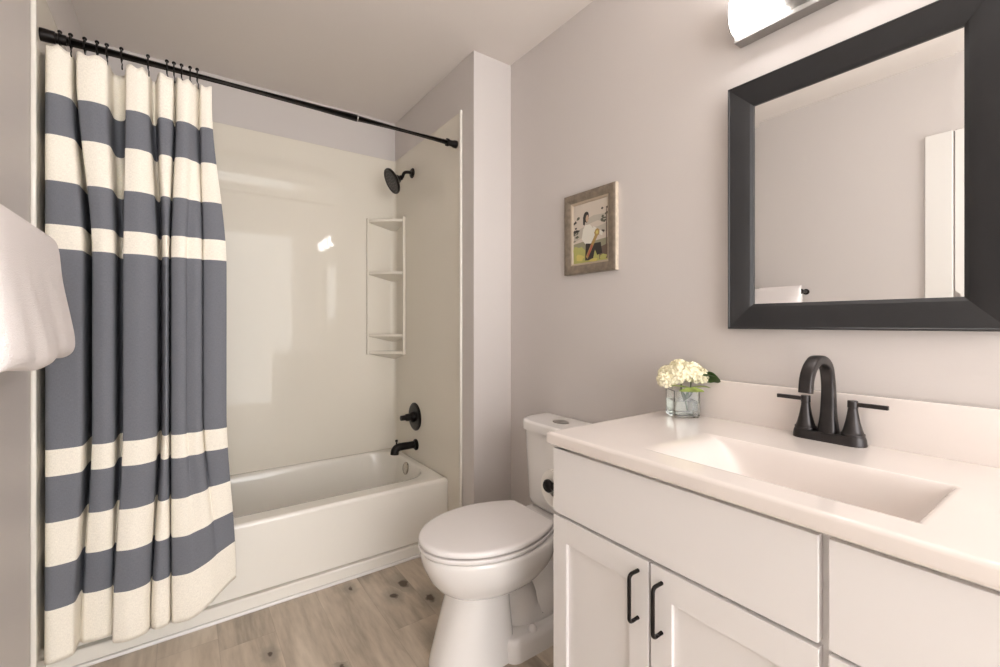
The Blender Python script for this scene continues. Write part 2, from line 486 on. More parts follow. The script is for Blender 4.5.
va = thing('shower_valve', 'black round shower valve trim with handle above the tub spout', 'shower valve', (xp, 2.440, 0.598))
bm = lathe(NB(), [(0, 0.082), (0.004, 0.082), (0.009, 0.077), (0.011, 0.066), (0.011, 0.0)], (xp, 2.440, 0.598), (-1, 0, 0), 40)
obj('escutcheon', bm, M['black'], va)
bm = lathe(NB(), [(0.01, 0.030), (0.030, 0.028), (0.034, 0.022), (0.058, 0.021), (0.062, 0.016), (0.09, 0.015), (0.092, 0.012)], (xp, 2.440, 0.598), (-1, 0, 0), 24)
obj('handle', bm, M['black'], va)

sh = thing('showerhead', 'round black shower head on a short bent arm', 'shower head', (xp, 2.477, 2.043))
bm = lathe(NB(), [(0, 0.030), (0.005, 0.030), (0.012, 0.022), (0.014, 0.012)], (xp, 2.477, 2.043), (-1, 0, 0), 24)
obj('wall_flange', bm, M['black'], sh)
hn = Vector((-0.88, 0.06, -0.47)).normalized()
hc = Vector((0.992, 2.474, 1.972))
back = hc - hn * 0.062
path = smooth_path([(xp - 0.005, 2.477, 2.043), (1.092, 2.477, 2.044), (1.068, 2.476, 2.034), tuple(back - hn * 0.008)], 8)
bm = tube(NB(), path, 0.0095, 14)
obj('shower_arm', bm, M['black'], sh)
bm = lathe(NB(), [(-0.066, 0.014), (-0.05, 0.016), (-0.046, 0.022), (-0.03, 0.030), (-0.012, 0.066), (-0.006, 0.074), (0.002, 0.076), (0.008, 0.073), (0.008, 0.064), (0.006, 0.062), (0.006, 0.0)], hc, hn, 40)
hd = obj('spray_head', bm, M['black'], sh)
bm = NB()
a, b = frame_for(hn)
for rr, nn in ((0.014, 6), (0.030, 10), (0.047, 16)):
    for k in range(nn):
        c = hc + hn * 0.005 + (a * math.cos(2 * PI * k / nn) + b * math.sin(2 * PI * k / nn)) * rr
        lathe(bm, [(0, 0.0038), (0.004, 0.003), (0.0045, 0.0)], c, hn, 8)
obj('nozzles', bm, M['rubber'], hd)

# ------------------------------------------------------------------ curtain rod, rings, curtain
YRD, ZRD = 1.957, 2.045
rod = thing('curtain_rod', 'long black tension rod holding the shower curtain', 'curtain rod', (0.38, YRD, ZRD))
xjoin = 0.625
bm = tube(NB(), [(XL + PT + .012, YRD, ZRD), (xjoin, YRD, ZRD)], 0.0148, 20); obj('outer_tube', bm, M['black'], rod)
bm = tube(NB(), [(xjoin - 0.02, YRD, ZRD), (XT - PT - .012, YRD, ZRD)], 0.0136, 20); obj('inner_tube', bm, M['black'], rod)
bm = lathe(NB(), [(0, 0.0151), (0.005, 0.0151)], (xjoin - .003, YRD, ZRD), (1, 0, 0), 20); obj('seam_ring', bm, M['nickel'], rod)
bm = lathe(NB(), [(0, 0.020), (0.010, 0.020), (0.034, 0.0185), (0.036, 0.0155), (0.06, 0.0155)], (XL + PT, YRD, ZRD), (1, 0, 0), 22); obj('end_cap', bm, M['black'], rod)
bm = lathe(NB(), [(0, 0.019), (0.012, 0.019), (0.026, 0.015), (0.044, 0.015), (0.045, 0.019), (0.055, 0.019), (0.056, 0.012)], (XT - PT, YRD, ZRD), (-1, 0, 0), 22); obj('end_cap', bm, M['black'], rod)

ring_x = [-0.314, -0.289, -0.256, -0.226, -0.202, -0.165, -0.095, -0.043, -0.023, -0.001, 0.024, 0.045]
words = ['leftmost', 'second from the left', 'third from the left', 'fourth from the left', 'fifth from the left', 'sixth from the left',
         'seventh from the left', 'sixth from the right', 'fifth from the right', 'fourth from the right', 'third from the right', 'rightmost']
words[10] = 'second from the right'; words[9] = 'third from the right'; words[8] = 'fourth from the right'; words[7] = 'fifth from the right'
ring0 = thing('curtain_ring', '', 'curtain ring', (0, YRD, ZRD), 'curtain rings on the rod')
bm = NB()
rp = [(0, YRD + 0.0182 * math.sin(t), ZRD - 0.001 + 0.0182 * math.cos(t)) for t in [2 * PI * k / 24 for k in range(25)]]
tube(bm, rp, 0.0022, 8)
obj('ring', bm, M['black'], ring0)
bm = NB()
bmesh.ops.create_uvsphere(bm, u_segments=12, v_segments=8, radius=0.0062, matrix=Matrix.Translation((0, YRD - 0.003, ZRD + 0.0212)))
obj('ball', bm, M['black'], ring0)
bm = tube(NB(), smooth_path([(0, YRD, ZRD - 0.017), (0.001, YRD - 0.004, ZRD - 0.026), (0.003, YRD - 0.012, ZRD - 0.034), (0.003, YRD - 0.018, ZRD - 0.044), (0.003, YRD - 0.014, ZRD - 0.052), (0.003, YRD - 0.008, ZRD - 0.046)], 5), 0.0018, 8)
obj('hook', bm, M['black'], ring0)
ring_parts = list(ring0.children)
for i, x in enumerate(ring_x):
    if i == 0: r = ring0
    else:
        r = ring0.copy(); COL.objects.link(r)
        for c in ring_parts:
            d = c.copy(); COL.objects.link(d); d.parent = r
    r.location = (x, YRD, ZRD)
    r['label'] = 'black curtain ring with ball on the rod, ' + words[i] + ' of twelve'

# fold profile of the curtain, read across its width at mid height: (picture column, depth towards the tub)
# three outlines of the same folds: at the hem, at mid height and just under the rod
fold_mid = [(40.0, .100), (42.0, .090), (44.2, .060), (46.0, .020), (47.2, -.020), (50, -.034), (58, -.039), (72, -.038), (81, -.034), (84.4, -.026),
    (85.2, .000), (85.4, .050), (85.8, .110), (88.5, .125), (91.4, .100), (92.8, .030), (93.6, -.012), (95, -.026), (104, -.036), (111, -.032), (114.6, -.022),
    (115.4, .000), (115.6, .050), (116.0, .110), (119.6, .125), (122.4, .100), (123.6, .030), (124.4, -.014), (126, -.028), (140, -.040), (151, -.030), (156.5, -.014),
    (157.4, .010), (157.8, .060), (160.0, .095), (161.8, .060), (162.8, .000), (166, -.024), (168.4, -.012), (169.2, .030), (170.4, .050), (171.2, -.006),
    (173, -.024), (179, -.034), (184.5, -.032), (187.0, -.020), (189.0, -.022), (196, -.029), (201.0, -.020), (202.6, .004), (204.4, -.014), (212, -.026), (220, -.028), (226, -.020)]
fold_hem = [(40.0, .070), (42.0, .065), (44.0, .045), (45.4, .010), (46.4, -.020), (49, -.034), (55, -.040), (66, -.038), (72, -.032), (75, -.024),
    (76.0, -.004), (76.5, .020), (77.1, .036), (78, .042), (78.8, .038), (79.6, .032), (81, .028), (84, .022), (96, .016), (106, .020), (110, .027),
    (111, .034), (111.5, .030), (112, .020), (112.4, .010), (112.8, .000), (113.2, -.010), (114, -.022), (116, -.031), (130, -.042), (144, -.032), (149, -.014),
    (149.8, .004), (150.2, .016), (150.8, .020), (151.4, .010), (152, -.006), (157, -.027), (168, -.020), (170.4, .006), (171.2, .014), (172, -.010),
    (174, -.024), (182, -.034), (190, -.039), (196, -.039), (202, -.037), (208, -.033), (214, -.028), (218, -.024), (222, -.019), (227, -.013), (232, -.006), (236, .000)]
fold_top = [(41.0, .090), (43.0, .080), (45.0, .050), (46.2, .010), (47.2, -.020), (50, -.034), (56, -.038), (64, -.034), (69, -.026), (71.5, -.016),
    (72.5, .004), (73, .040), (73.6, .065), (75, .065), (76.4, .040), (77.2, .000), (78.2, -.020), (82, -.028), (93, -.036), (104, -.030), (108, -.020),
    (109.4, .010), (110, .050), (111.5, .080), (117, .090), (123, .070), (125.4, .020), (126.6, -.012), (128, -.028), (138, -.036), (146, -.026), (149, -.010),
    (150.2, .030), (151.2, .060), (154.5, .065), (156.6, .040), (157.6, .000), (161, -.028), (172, -.022), (174, .025), (175.6, .035), (176.6, .000),
    (178, -.022), (183, -.032), (188, -.030), (192, -.020), (194.5, -.010), (196.5, .004), (198.4, .024), (199.6, .022), (200.6, -.012), (204, -.022), (208, -.024), (211.5, -.018)]
def px_to_x(px, y=YRD):
    u = (px - 500) / 447.152
    S, C = math.sin(math.radians(35.4255)), math.cos(math.radians(35.4255))
    return y * (S + u * C) / (C - u * S)
def fold_line(f): return [(p.x, p.y) for p in smooth_path([(px_to_x(a), b, 0) for a, b in f], 9)]
fine, hem, topf = fold_line(fold_mid), fold_line(fold_hem), fold_line(fold_top)
arc = [0.0]
for a, b in zip(fine[:-1], fine[1:]): arc.append(arc[-1] + math.hypot(b[0] - a[0], b[1] - a[1]))
NR = 120
bm = NB(); uvl = bm.loops.layers.uv.new('cloth')
ZT, ZB = 2.012, 0.102
def cpt(i, j):
    s = (hem[i][0] - hem[0][0]) / (hem[-1][0] - hem[0][0])
    v = j / (NR - 1)                    # 0 at the hem, 1 at the top
    z = ZB + v * (ZT - ZB)
    wh = sstep(0.85, 0.12, z); wt = sstep(1.35, 1.95, z); wm = 1 - wh - wt
    x = fine[i][0] * wm + hem[i][0] * wh + topf[i][0] * wt
    d = fine[i][1] * wm + hem[i][1] * wh + topf[i][1] * wt
    z += 0.082 * sstep(0.70, 1.04, s) * max(0, 1 - (z - ZB) / 0.72) ** 1.3
    z += -0.005 * (1 - math.cos(s * 2 * PI * 11)) * sstep(0.93, 1.0, v)      # sags between the hooks
    w = 0.004 * math.sin(3.1 * s * PI + 4.3 * v) * (1 - v)
    y = YRD - 0.003 + d * (1 - 0.25 * sstep(0.92, 1.0, v)) + w
    if s > 0.85: y += 0.015 * (s - 0.85) / 0.15 * (1 - v) ** 2
    if z < 0.40: y = min(y, YF - 0.008 if z > 0.075 else YF - 0.03)
    return (x, y, z)
vs = grid_mesh(bm, len(fine), NR, cpt)
idx = {}
for j in range(NR):
    for i in range(len(fine)): idx[vs[j][i]] = (arc[i] / arc[-1], j / (NR - 1))
for f in bm.faces:
    for l in f.loops: l[uvl].uv = idx[l.vert]
cur = obj('shower_curtain', bm, M['curtain'], angle=80, wn=False)
so = cur.modifiers.new('thickness', 'SOLIDIFY'); so.thickness = 0.0014; so.offset = 0
tag(cur, 'cream and slate grey striped fabric shower curtain drawn to the left', 'shower curtain')

# ------------------------------------------------------------------ towel bar and towel
BX, BZ = -0.286, 1.335
tb = thing('towel_bar', 'black round towel bar with post under the white towel', 'towel bar', (XL, 1.37, BZ))
bm = tube(NB(), [(BX, 1.106, BZ), (BX, 1.615, BZ)], 0.008, 16); obj('bar', bm, M['black'], tb)
for y in (1.112, 1.606):
    bm = lathe(NB(), [(0, 0.017), (0.006, 0.017), (0.010, 0.009), (0.066, 0.0085), (0.070, 0.0155), (0.084, 0.016), (0.087, 0.0135), (0.087, 0.009), (0.084, 0.008), (0.084, 0.0)], (XL, y, BZ), (1, 0, 0), 24)
    obj('post', bm, M['black'], tb)
# folded towel hanging over the bar, a thick rounded drape
bm = NB()
ny = 56; ns = 72
ty_0, ty_1 = 1.108, 1.618
def towel_pt(i, j):
    t = j / (ny - 1)
    # ends close up into a rounded folded edge
    e = min(t / 0.14, (1 - t) / 0.09, 1.0)
    e0 = math.sqrt(max(0, 1 - (1 - min(t / 0.14, 1.0)) ** 2))
    e1 = math.sqrt(max(0, 1 - (1 - min((1 - t) / 0.09, 1.0)) ** 2))
    k = min(e0, e1)
    y = ty_0 + t * (ty_1 - ty_0)
    a = i / ns
    # outline of the drape seen along the bar: up the back leg, over the bar, down the front, round the hem
    P = [(-.310, 1.09), (-.314, 1.20), (-.314, 1.30), (-.306, 1.348), (-.286, 1.364), (-.267, 1.358), (-.256, 1.330), (-.249, 1.25), (-.237, 1.16), (-.229, 1.10), (-.231, 1.068), (-.248, 1.052), (-.278, 1.052), (-.300, 1.066)]
    n = len(P); f = a * n; q = int(f) % n; u = f - int(f)
    p0, p1, p2, p3 = [Vector(P[(q + d) % n]) for d in (-1, 0, 1, 2)]
    p = 0.5 * (2 * p1 + (p2 - p0) * u + (2 * p0 - 5 * p1 + 4 * p2 - p3) * u * u + (3 * p1 - p0 - 3 * p2 + p3) * u ** 3)
    x, z = p.x, p.y
    low = sstep(1.33, 1.06, z)
    # top corner of the far end falls away, hem is a little lower at the near end
    cx, cz = -0.272, 1.335 - 0.13 * low
    x = -0.274 + (x + 0.274) * (0.45 + 0.55 * k)
    drop = 0.022 * (1 - e1) ** 1.0
    z = z + 0.005 - drop * sstep(1.22, 1.35, z) + 0.024 * (1 - e1) * low
    x += 0.004 * math.sin(t * 11 + z * 9) * low + 0.0015 * math.sin(t * 29 + z * 14 + 1.3) * low
    z += 0.006 * math.sin(t * 9 + 0.6) * low
    return (x, y, z)
rings = [[towel_pt(i, j) for i in range(ns)] for j in range(ny)]
loft(bm, rings)
tw = obj('hand_towel', bm, M['towel'], angle=80, wn=False)
tag(tw, 'folded white towel draped over the black bar beside the curtain', 'towel')

# ------------------------------------------------------------------ toilet
to = thing('toilet', 'white elongated two piece toilet between the vanity and the tub', 'toilet', (1.0, TY, 0))
def egg(z, xc, af, ar, b, nf=2.0, nr=2.6, n=64, yc=TY):
    pts = []
    for k in range(n):
        t = 2 * PI * k / n
        c, s = math.cos(t), math.sin(t)
        e = nf if c > 0 else nr
        a = af if c > 0 else ar
        x = xc - a * math.copysign(abs(c) ** (2 / e), c)
        y = yc + b * math.copysign(abs(s) ** (2 / e), s)
        pts.append((x, y, z))
    return pts
bm = NB()
loft(bm, [egg(.236, .90, .12, .10, .080), egg(.240, .895, .160, .14, .110), egg(.250, .895, .184, .17, .129), egg(.270, .897, .210, .19, .147), egg(.295, .90, .231, .21, .164), egg(.32, .90, .243, .225, .175),
          egg(.35, .90, .256, .235, .183), egg(.378, .90, .261, .24, .186), egg(.390, .90, .259, .24, .184), egg(.394, .90, .252, .235, .178), egg(.394, .90, .15, .15, .1)])
# shelf under the tank
loft(bm, [rrect(1.20, TY, .11, .075, .04, .25), rrect(1.20, TY, .125, .10, .04, .31), rrect(1.195, TY, .135, .12, .04, .37), rrect(1.195, TY, .135, .125, .04, .388), rrect(1.195, TY, .13, .12, .035, .394)])
obj('bowl', bm, M['porcelain'], to, angle=50)
bm = NB()
def ped(z, x0, x1, b): return egg(z, .83, .83 - x0, x1 - .83, b, 2.3, 6.0)
loft(bm, [ped(0, .668, .944, .110), ped(.012, .668, .944, .110), ped(.04, .676, .942, .107), ped(.12, .702, .936, .103), ped(.20, .728, .928, .100), ped(.25, .742, .925, .100)])
# rear foot
loft(bm, [rrect(1.03, TY, .135, .134, .04, 0), rrect(1.03, TY, .135, .134, .04, .055), rrect(1.028, TY, .131, .130, .04, .070), rrect(1.02, TY, .118, .117, .035, .078)])
obj('pedestal', bm, M['porcelain'], to, angle=50)
bm = NB()
path = smooth_path([(.90, TY, .235), (.985, TY, .17), (1.02, TY, .10), (1.075, TY, .075), (1.12, TY, .14), (1.13, TY, .24), (1.16, TY, .32)], 8)
tube(bm, path, [0.075 + 0.02 * math.sin(PI * i / len(path)) for i in range(len(path))], 24)
obj('trapway', bm, M['porcelain'], to, angle=60)
for s in (-1, 1):
    bm = lathe(NB(), [(0, 0.017), (0.006, 0.016), (0.014, 0.011), (0.018, 0.004), (0.0185, 0)], (1.0, TY + s * 0.112, 0.0765), (0, 0, 1), 20)
    obj('bolt_cap', bm, M['seat'], to)
def lid_ring(z, d, xc=.885, af=.252, b=.186, xe=1.098, n=20):
    # rounded front, sides drawing in towards a straight hinge edge; d draws the whole outline in
    af, b, xe = af - d, b - d, xe - d
    half = [(xc - af * math.cos(PI / 2 * k / n), b * math.sin(PI / 2 * k / n)) for k in range(n + 1)]
    wid = lambda x: b * (1 - .36 * max(0, (x - xc) / (xe - xc)) ** 2.0)
    r = .022
    for k in range(1, 11):
        x = xc + (xe - r - xc) * k / 10; half.append((x, wid(x)))
    w = wid(xe - r)
    for k in range(1, 7):
        a = PI / 2 * k / 6; half.append((xe - r + r * math.sin(a), w - .006 * math.sin(a) - r * .8 * (1 - math.cos(a))))
    return [(x, TY + y, z) for x, y in half] + [(x, TY - y, z) for x, y in reversed(half[1:])]
bm = NB()
loft(bm, [lid_ring(.396, .010), lid_ring(.397, .004), lid_ring(.401, .0005), lid_ring(.409, 0), lid_ring(.4115, .002), lid_ring(.4122, .012)])
obj('seat', bm, M['seat'], to, angle=50)
bm = NB()
loft(bm, [lid_ring(.4175, .008), lid_ring(.4185, .002), lid_ring(.4225, .0), lid_ring(.430, .001), lid_ring(.4345, .005), lid_ring(.4365, .014), lid_ring(.4382, .06), lid_ring(.439, .13)])
ld = obj('lid', bm, M['seat'], to, angle=50)
def tank_ring(z, xf, hw, xb=1.334, n=40, e=4.2, yc=TY):
    pts = []
    for k in range(n + 1):
        yy = math.cos(PI * k / n); yy = math.copysign(abs(yy) ** 0.75, yy)
        pts.append((xb - (xb - xf) * max(0.0, 1 - abs(yy) ** e) ** (1 / e), yc + hw * yy, z))
    pts[0] = (xb, yc + hw, z); pts[-1] = (xb, yc - hw, z)
    return pts
bm = NB()
loft(bm, [tank_ring(.3965, 1.190, .160), tank_ring(.405, 1.178, .171), tank_ring(.425, 1.172, .176), tank_ring(.60, 1.163, .182), tank_ring(.708, 1.158, .185)])
obj('tank', bm, M['porcelain'], to, angle=50)
bm = NB()
loft(bm, [tank_ring(.709, 1.154, .188), tank_ring(.711, 1.148, .193, 1.336), tank_ring(.740, 1.148, .193, 1.336), tank_ring(.747, 1.152, .189), tank_ring(.750, 1.162, .179, 1.326)])
tl = obj('tank_lid', bm, M['porcelain'], to, angle=50)
bm = NB()
loft(bm, [egg(.749, 1.240, .026, .026, .038, 2, 2, 32), egg(.753, 1.240, .026, .026, .038, 2, 2, 32), egg(.7545, 1.240, .023, .023, .035, 2, 2, 32)])
obj('flush_button', bm, M['nickel'], tl)

# ------------------------------------------------------------------ vanity cabinet
vx, VF = 0.8104, 0.830            # face of the doors, face of the box behind them
van = thing('vanity_cabinet', 'white shaker vanity cabinet with black pulls under the sink', 'cabinet', (1.08, 0.43, 0))
bm = NB()
y0v, y1v = -0.022, 0.893
add_box(bm, VF, VF + 0.018, y0v, y1v, 0.09, 0.826)                         # face frame
add_box(bm, VF, XR - 0.002, y1v - 0.016, y1v, 0.0, 0.826, 0.001)            # end panel beside the toilet
add_box(bm, VF, XR - 0.002, y0v, y0v + 0.016, 0.0, 0.826, 0.001)
add_box(bm, VF + 0.05, VF + 0.066, y0v, y1v, 0.0, 0.10)                    # toe kick
add_box(bm, VF, XR - 0.002, y0v, y1v, 0.09, 0.106)
add_box(bm, XR - 0.014, XR - 0.002, y0v, y1v, 0.0, 0.826)
obj('body', bm, M['cabinet'], van, smooth=False)

def shaker(y0, y1, z0, z1, stile=0.05, rail=0.062):
    bm = NB(); x0, x1 = vx, VF - 0.0005
    add_box(bm, x0, x1, y0, y0 + stile, z0, z1, 0.0012)
    add_box(bm, x0, x1, y1 - stile, y1, z0, z1, 0.0012)
    add_box(bm, x0, x1, y0 + stile - .001, y1 - stile + .001, z1 - rail, z1, 0.0012)
    add_box(bm, x0, x1, y0 + stile - .001, y1 - stile + .001, z0, z0 + rail, 0.0012)
    add_box(bm, x0 + 0.009, x1, y0 + stile - .002, y1 - stile + .002, z0 + rail - .002, z1 - rail + .002)
    return bm
def pull(name, parent, y, z0, z1, vertical=True):
    x = vx; d = 0.030; r = 0.0042; c = 0.010
    P = [(x, y, z0)]
    for k in range(7):
        a = PI / 2 * k / 6
        P.append((x - d + c - c * math.sin(a), y, z0 + c - c * math.cos(a)))
    for k in range(7):
        a = PI / 2 * k / 6
        P.append((x - d + c - c * math.cos(a), y, z1 - c + c * math.sin(a)))
    P.append((x, y, z1))
    return obj(name, tube(NB(), P, r, 12), M['black'], parent)
dz0, dz1 = 0.112, 0.638
dl = obj('door', shaker(0.594, 0.893, dz0, dz1), M['cabinet'], van); pull('handle', dl, 0.620, 0.506, 0.609)
dr = obj('door', shaker(0.281, 0.588, dz0, dz1), M['cabinet'], van); pull('handle', dr, 0.561, 0.506, 0.609)
obj('drawer_front', add_box(NB(), vx, VF - .0005, 0.281, 0.893, 0.646, 0.816, 0.002), M['cabinet'], van)
for z0, z1 in ((0.644, 0.816), (0.380, 0.637), (0.112, 0.373)):
    o = obj('drawer_front', add_box(NB(), vx, VF - .0005, -0.015, 0.268, z0, z1, 0.002), M['cabinet'], van)

# ------------------------------------------------------------------ countertop with moulded basin
ct = thing('vanity_countertop', 'white cultured marble countertop with moulded rectangular basin', 'countertop', (1.06, 0.44, 0.827))
y0c, y1c = -0.035, YV - 0.006
cx0, cx1 = CX, XR - 0.001
ox0, ox1, oy0, oy1 = 0.866, 1.114, 0.174, 0.655
def drop(x, y):
    # depth of the moulded bowl below the counter
    D = 0.15
    sx = min((x - ox0) / 0.045, (ox1 - x) / 0.043)
    sy = min((y - oy0) / 0.070, max(0, (oy1 - y) / 0.155) ** 2.0 if y > 0.4 else 9)
    if sx <= 0 or sy <= 0: return 0.0
    q = 2.4
    s = ((min(sx, 6)) ** -q + (min(sy, 6)) ** -q) ** (-1 / q)
    return D * sstep(-0.10, 1.08, s) - D * sstep(-0.10, 1.08, 0) if s < 1.08 else D - D * sstep(-0.10, 1.08, 0)
bm = NB()
gx = sorted(set([round(cx0 + 0.008 + (cx1 - cx0 - 0.008) * i / 130, 5) for i in range(131)]))
gy = [y0c + 0.008 + (y1c - y0c - 0.016) * i / 190 for i in range(191)]
top = grid_mesh(bm, len(gx), len(gy), lambda i, j: (gx[i], gy[j], ZC - drop(gx[i], gy[j])))
# rounded edge and underside round three sides
edge = [top[j][0] for j in range(len(gy))]
def skirt(loop, nx, ny):
    prev = loop
    for off, dz in ((0.003, 0.0006), (0.0056, 0.0024), (0.0074, 0.005), (0.008, 0.008), (0.008, 0.025), (0.0068, 0.030), (0.003, 0.033), (-0.004, 0.033), (-0.05, 0.033)):
        cur_ = [bm.verts.new(Vector((v.co.x + nx(k) * off, v.co.y + ny(k) * off, ZC - dz))) for k, v in enumerate(loop)]
        for k in range(len(loop) - 1):
            bm.faces.new((prev[k], prev[k + 1], cur_[k + 1], cur_[k]))
        prev = cur_
lp = [top[0][i] for i in range(len(gx) - 1, 0, -1)] + [top[j][0] for j in range(len(gy))] + [top[-1][i] for i in range(1, len(gx))]
n0 = len(gx) - 1; n1 = n0 + len(gy) - 1
skirt(lp, lambda k: -1 if n0 <= k <= n1 else 0, lambda k: -1 if k <= n0 else (1 if k >= n1 else 0))
slab = obj('slab', bm, M['marble'], ct, angle=50)
bm = NB()
add_box(bm, XR - 0.021, XR - 0.001, y0c + 0.002, 0.878, ZC - 0.004, 0.976, 0.005, 3)
obj('backsplash', bm, M['marble'], ct)
bm = lathe(NB(), [(0, 0.024), (0.003, 0.024), (0.005, 0.020), (0.004, 0.014), (0.004, 0.0)], (1.0, 0.418, ZC - drop(1.0, 0.418) + 0.0002), (0, 0, 1), 28)
obj('drain', bm, M['bronze'], ct)

# ------------------------------------------------------------------ faucet
FX, FY = 1.2925, 0.427
fa = thing('sink_faucet', 'dark bronze two handle faucet with arched spout behind the basin', 'faucet', (FX, FY, ZC))
def stad(z, hl, r, n=14, cx=FX, cy=FY):
    pts = []
    for k in range(n + 1):
        a = PI * k / n; pts.append((cx + r * math.cos(a), cy + hl + r * math.sin(a), z))
    for k in range(n + 1):
        a = PI + PI * k / n; pts.append((cx + r * math.cos(a), cy - hl + r * math.sin(a), z))
    return pts
bm = loft(NB(), [stad(ZC, .050, .0265), stad(ZC + .003, .050, .027), stad(ZC + .016, .050, .025), stad(ZC + .021, .050, .0232), stad(ZC + .022, .050, .021)])
obj('base_plate', bm, M['bronze'], fa, angle=40)
for s in (-1, 1):
    hy = FY + s * 0.049
    bm = lathe(NB(), [(0.0, 0.0238), (0.006, 0.0238), (0.008, 0.0212), (0.016, 0.0185), (0.035, 0.014), (0.058, 0.0102), (0.066, 0.0095), (0.067, 0.0105), (0.082, 0.0105), (0.0835, 0.009)], (FX, hy, ZC + 0.0215), (0, 0, 1), 28)
    hb = obj('handle', bm, M['bronze'], fa)
    bm = NB()
    add_box(bm, FX - .0052, FX + .0052, min(hy + s * .006, hy + s * .066), max(hy + s * .006, hy + s * .066), ZC + .0915, ZC + .1015, .0015, 2)
    obj('lever', bm, M['bronze'], hb)
# spout: a broad strap that rises, arches forward and points down
cps = [((FX, ZC + .021), .0225, .0225), ((FX, ZC + .030), .0205, .020), ((FX + .001, ZC + .060), .0165, .0155), ((FX + .002, ZC + .10), .0145, .0125), ((FX, ZC + .140), .0135, .011),
       ((FX - .012, ZC + .178), .0135, .0105), ((FX - .040, ZC + .197), .0135, .0105), ((FX - .078, ZC + .200), .0135, .0105), ((FX - .110, ZC + .183), .0135, .0105), ((FX - .127, ZC + .158), .0135, .0105), ((FX - .133, ZC + .128), .0135, .0105)]
cp = smooth_path([(c[0], c[1], 0) for c, w, t in cps], 6); ww = smooth_path([(w, t, 0) for c, w, t in cps], 6)
rings = []
for i, p in enumerate(cp):
    d = (cp[min(i + 1, len(cp) - 1)] - cp[max(i - 1, 0)]).normalized()
    nrm = Vector((-d.y, d.x, 0))
    w, t = ww[i].x, ww[i].y
    ring = []
    for k in range(28):
        a = 2 * PI * k / 28; e = 2 + 3 * min(1, i / 20)
        cu, su = math.copysign(abs(math.cos(a)) ** (2 / e), math.cos(a)), math.copysign(abs(math.sin(a)) ** (2 / e), math.sin(a))
        q = p + nrm * (t * cu)
        ring.append((q.x, FY + w * su, q.y))
    rings.append(ring)
obj('spout', loft(NB(), rings), M['bronze'], fa, angle=50)

# ------------------------------------------------------------------ flowers in a glass vase
VX, VY, VS, VH = 1.266, 0.803, 0.039, 0.082
vr = math.radians(-35.4)
va_ = thing('glass_vase', 'small clear square glass vase with water on the counter corner', 'vase', (VX, VY, ZC + .0005))
rm = Matrix.Translation((VX, VY, 0)) @ Matrix.Rotation(vr, 4, 'Z')
def sq(h, r, z): return [tuple(rm @ Vector((x, y, zz))) for x, y, zz in rrect(0, 0, h, h, r, z, 4)]
zb = ZC + 0.0006
bm = loft(NB(), [sq(VS - .004, .006, zb), sq(VS - .001, .007, zb + .002), sq(VS, .007, zb + .005), sq(VS, .007, zb + VH - .002), sq(VS - .001, .006, zb + VH), sq(VS - .003, .005, zb + VH), sq(VS - .004, .005, zb + VH - .002), sq(VS - .004, .005, zb + .014), sq(VS - .007, .004, zb + .011)])
obj('vessel', bm, M['glass'], va_, angle=40)
wm = glass_mat(); wm.name = 'clear water'; wm.node_tree.nodes['Principled BSDF'].inputs['IOR'].default_value = 1.33
bm = loft(NB(), [sq(VS - .0066, .004, zb + .0105), sq(VS - .0034, .0045, zb + .0135), sq(VS - .0034, .0045, zb + .050)])
obj('water', bm, wm, va_, angle=40)

fl = thing('cut_flower', 'cream white hydrangea bloom with green leaves in the glass vase', 'flower', (VX, VY, ZC + .02))
S_, C_ = math.sin(math.radians(35.4255)), math.cos(math.radians(35.4255))
rt, fw = Vector((C_, -S_, 0)), Vector((S_, C_, 0))      # along and across the vase front
def vp(r, f, z): return Vector((VX, VY, z)) + rt * r + fw * f
bm = NB(); rnd = random.Random(3)
def petal(bm, c, n, size, roll):
    a, b = frame_for(n)
    ca, cb = a * math.cos(roll) + b * math.sin(roll), b * math.cos(roll) - a * math.sin(roll)
    n = Vector(n).normalized()
    pts = [(0, 0, 0), (.35, -.38, .10), (.8, -.46, .24), (1.08, -.22, .30), (1.0, 0, .24), (1.08, .22, .30), (.8, .46, .24), (.35, .38, .10)]
    vs = [bm.verts.new(c + (ca * u + cb * v + n * w) * size) for u, v, w in pts]
    mid = bm.verts.new(c + (ca * .62 + n * .12) * size)
    for k in range(len(vs)): bm.faces.new((vs[k], vs[(k + 1) % len(vs)], mid))
heads = [(-.052, -.012, .975, .034), (-.022, -.022, .992, .038), (.018, -.018, .998, .040), (.048, -.006, .985, .034), (-.004, .012, 1.006, .036), (.026, .018, .998, .034), (-.04, .014, .990, .032)]
for r_, f_, z_, R_ in heads:
    for k in range(34):
        zt = 1 - 1.55 * (k + .5) / 34; ph = k * 2.39996
        q = math.sqrt(max(0, 1 - zt * zt))
        n = Vector((q * math.cos(ph), q * math.sin(ph), zt))
        c = vp(r_, f_, z_) + Vector((n.x * R_, n.y * R_, n.z * R_ * .85)) * .72
        for m_ in range(4): petal(bm, c, n, R_ * .40, m_ * PI / 2 + rnd.random())
obj('petals', bm, M['petal'], fl, smooth=False)
def leaf(bm, base, tip, width, curve, twist=0.0):
    base, tip = Vector(base), Vector(tip); d = tip - base
    side = d.cross(Vector((0, 0, 1))).normalized()
    up = side.cross(d).normalized()
    side = (side * math.cos(twist) + up * math.sin(twist)); up = side.cross(d).normalized()
    rows = []
    for k in range(9):
        t = k / 8; w = width * math.sin(PI * (t * .94 + .03)) ** .8
        c = base + d * t + up * curve * math.sin(PI * t)
        rows.append([bm.verts.new(c + side * (w * s) + up * (abs(s) * w * .25)) for s in (-1, -.5, 0, .5, 1)])
    for a, b in zip(rows[:-1], rows[1:]):
        for k in range(4): bm.faces.new((a[k], a[k + 1], b[k + 1], b[k]))
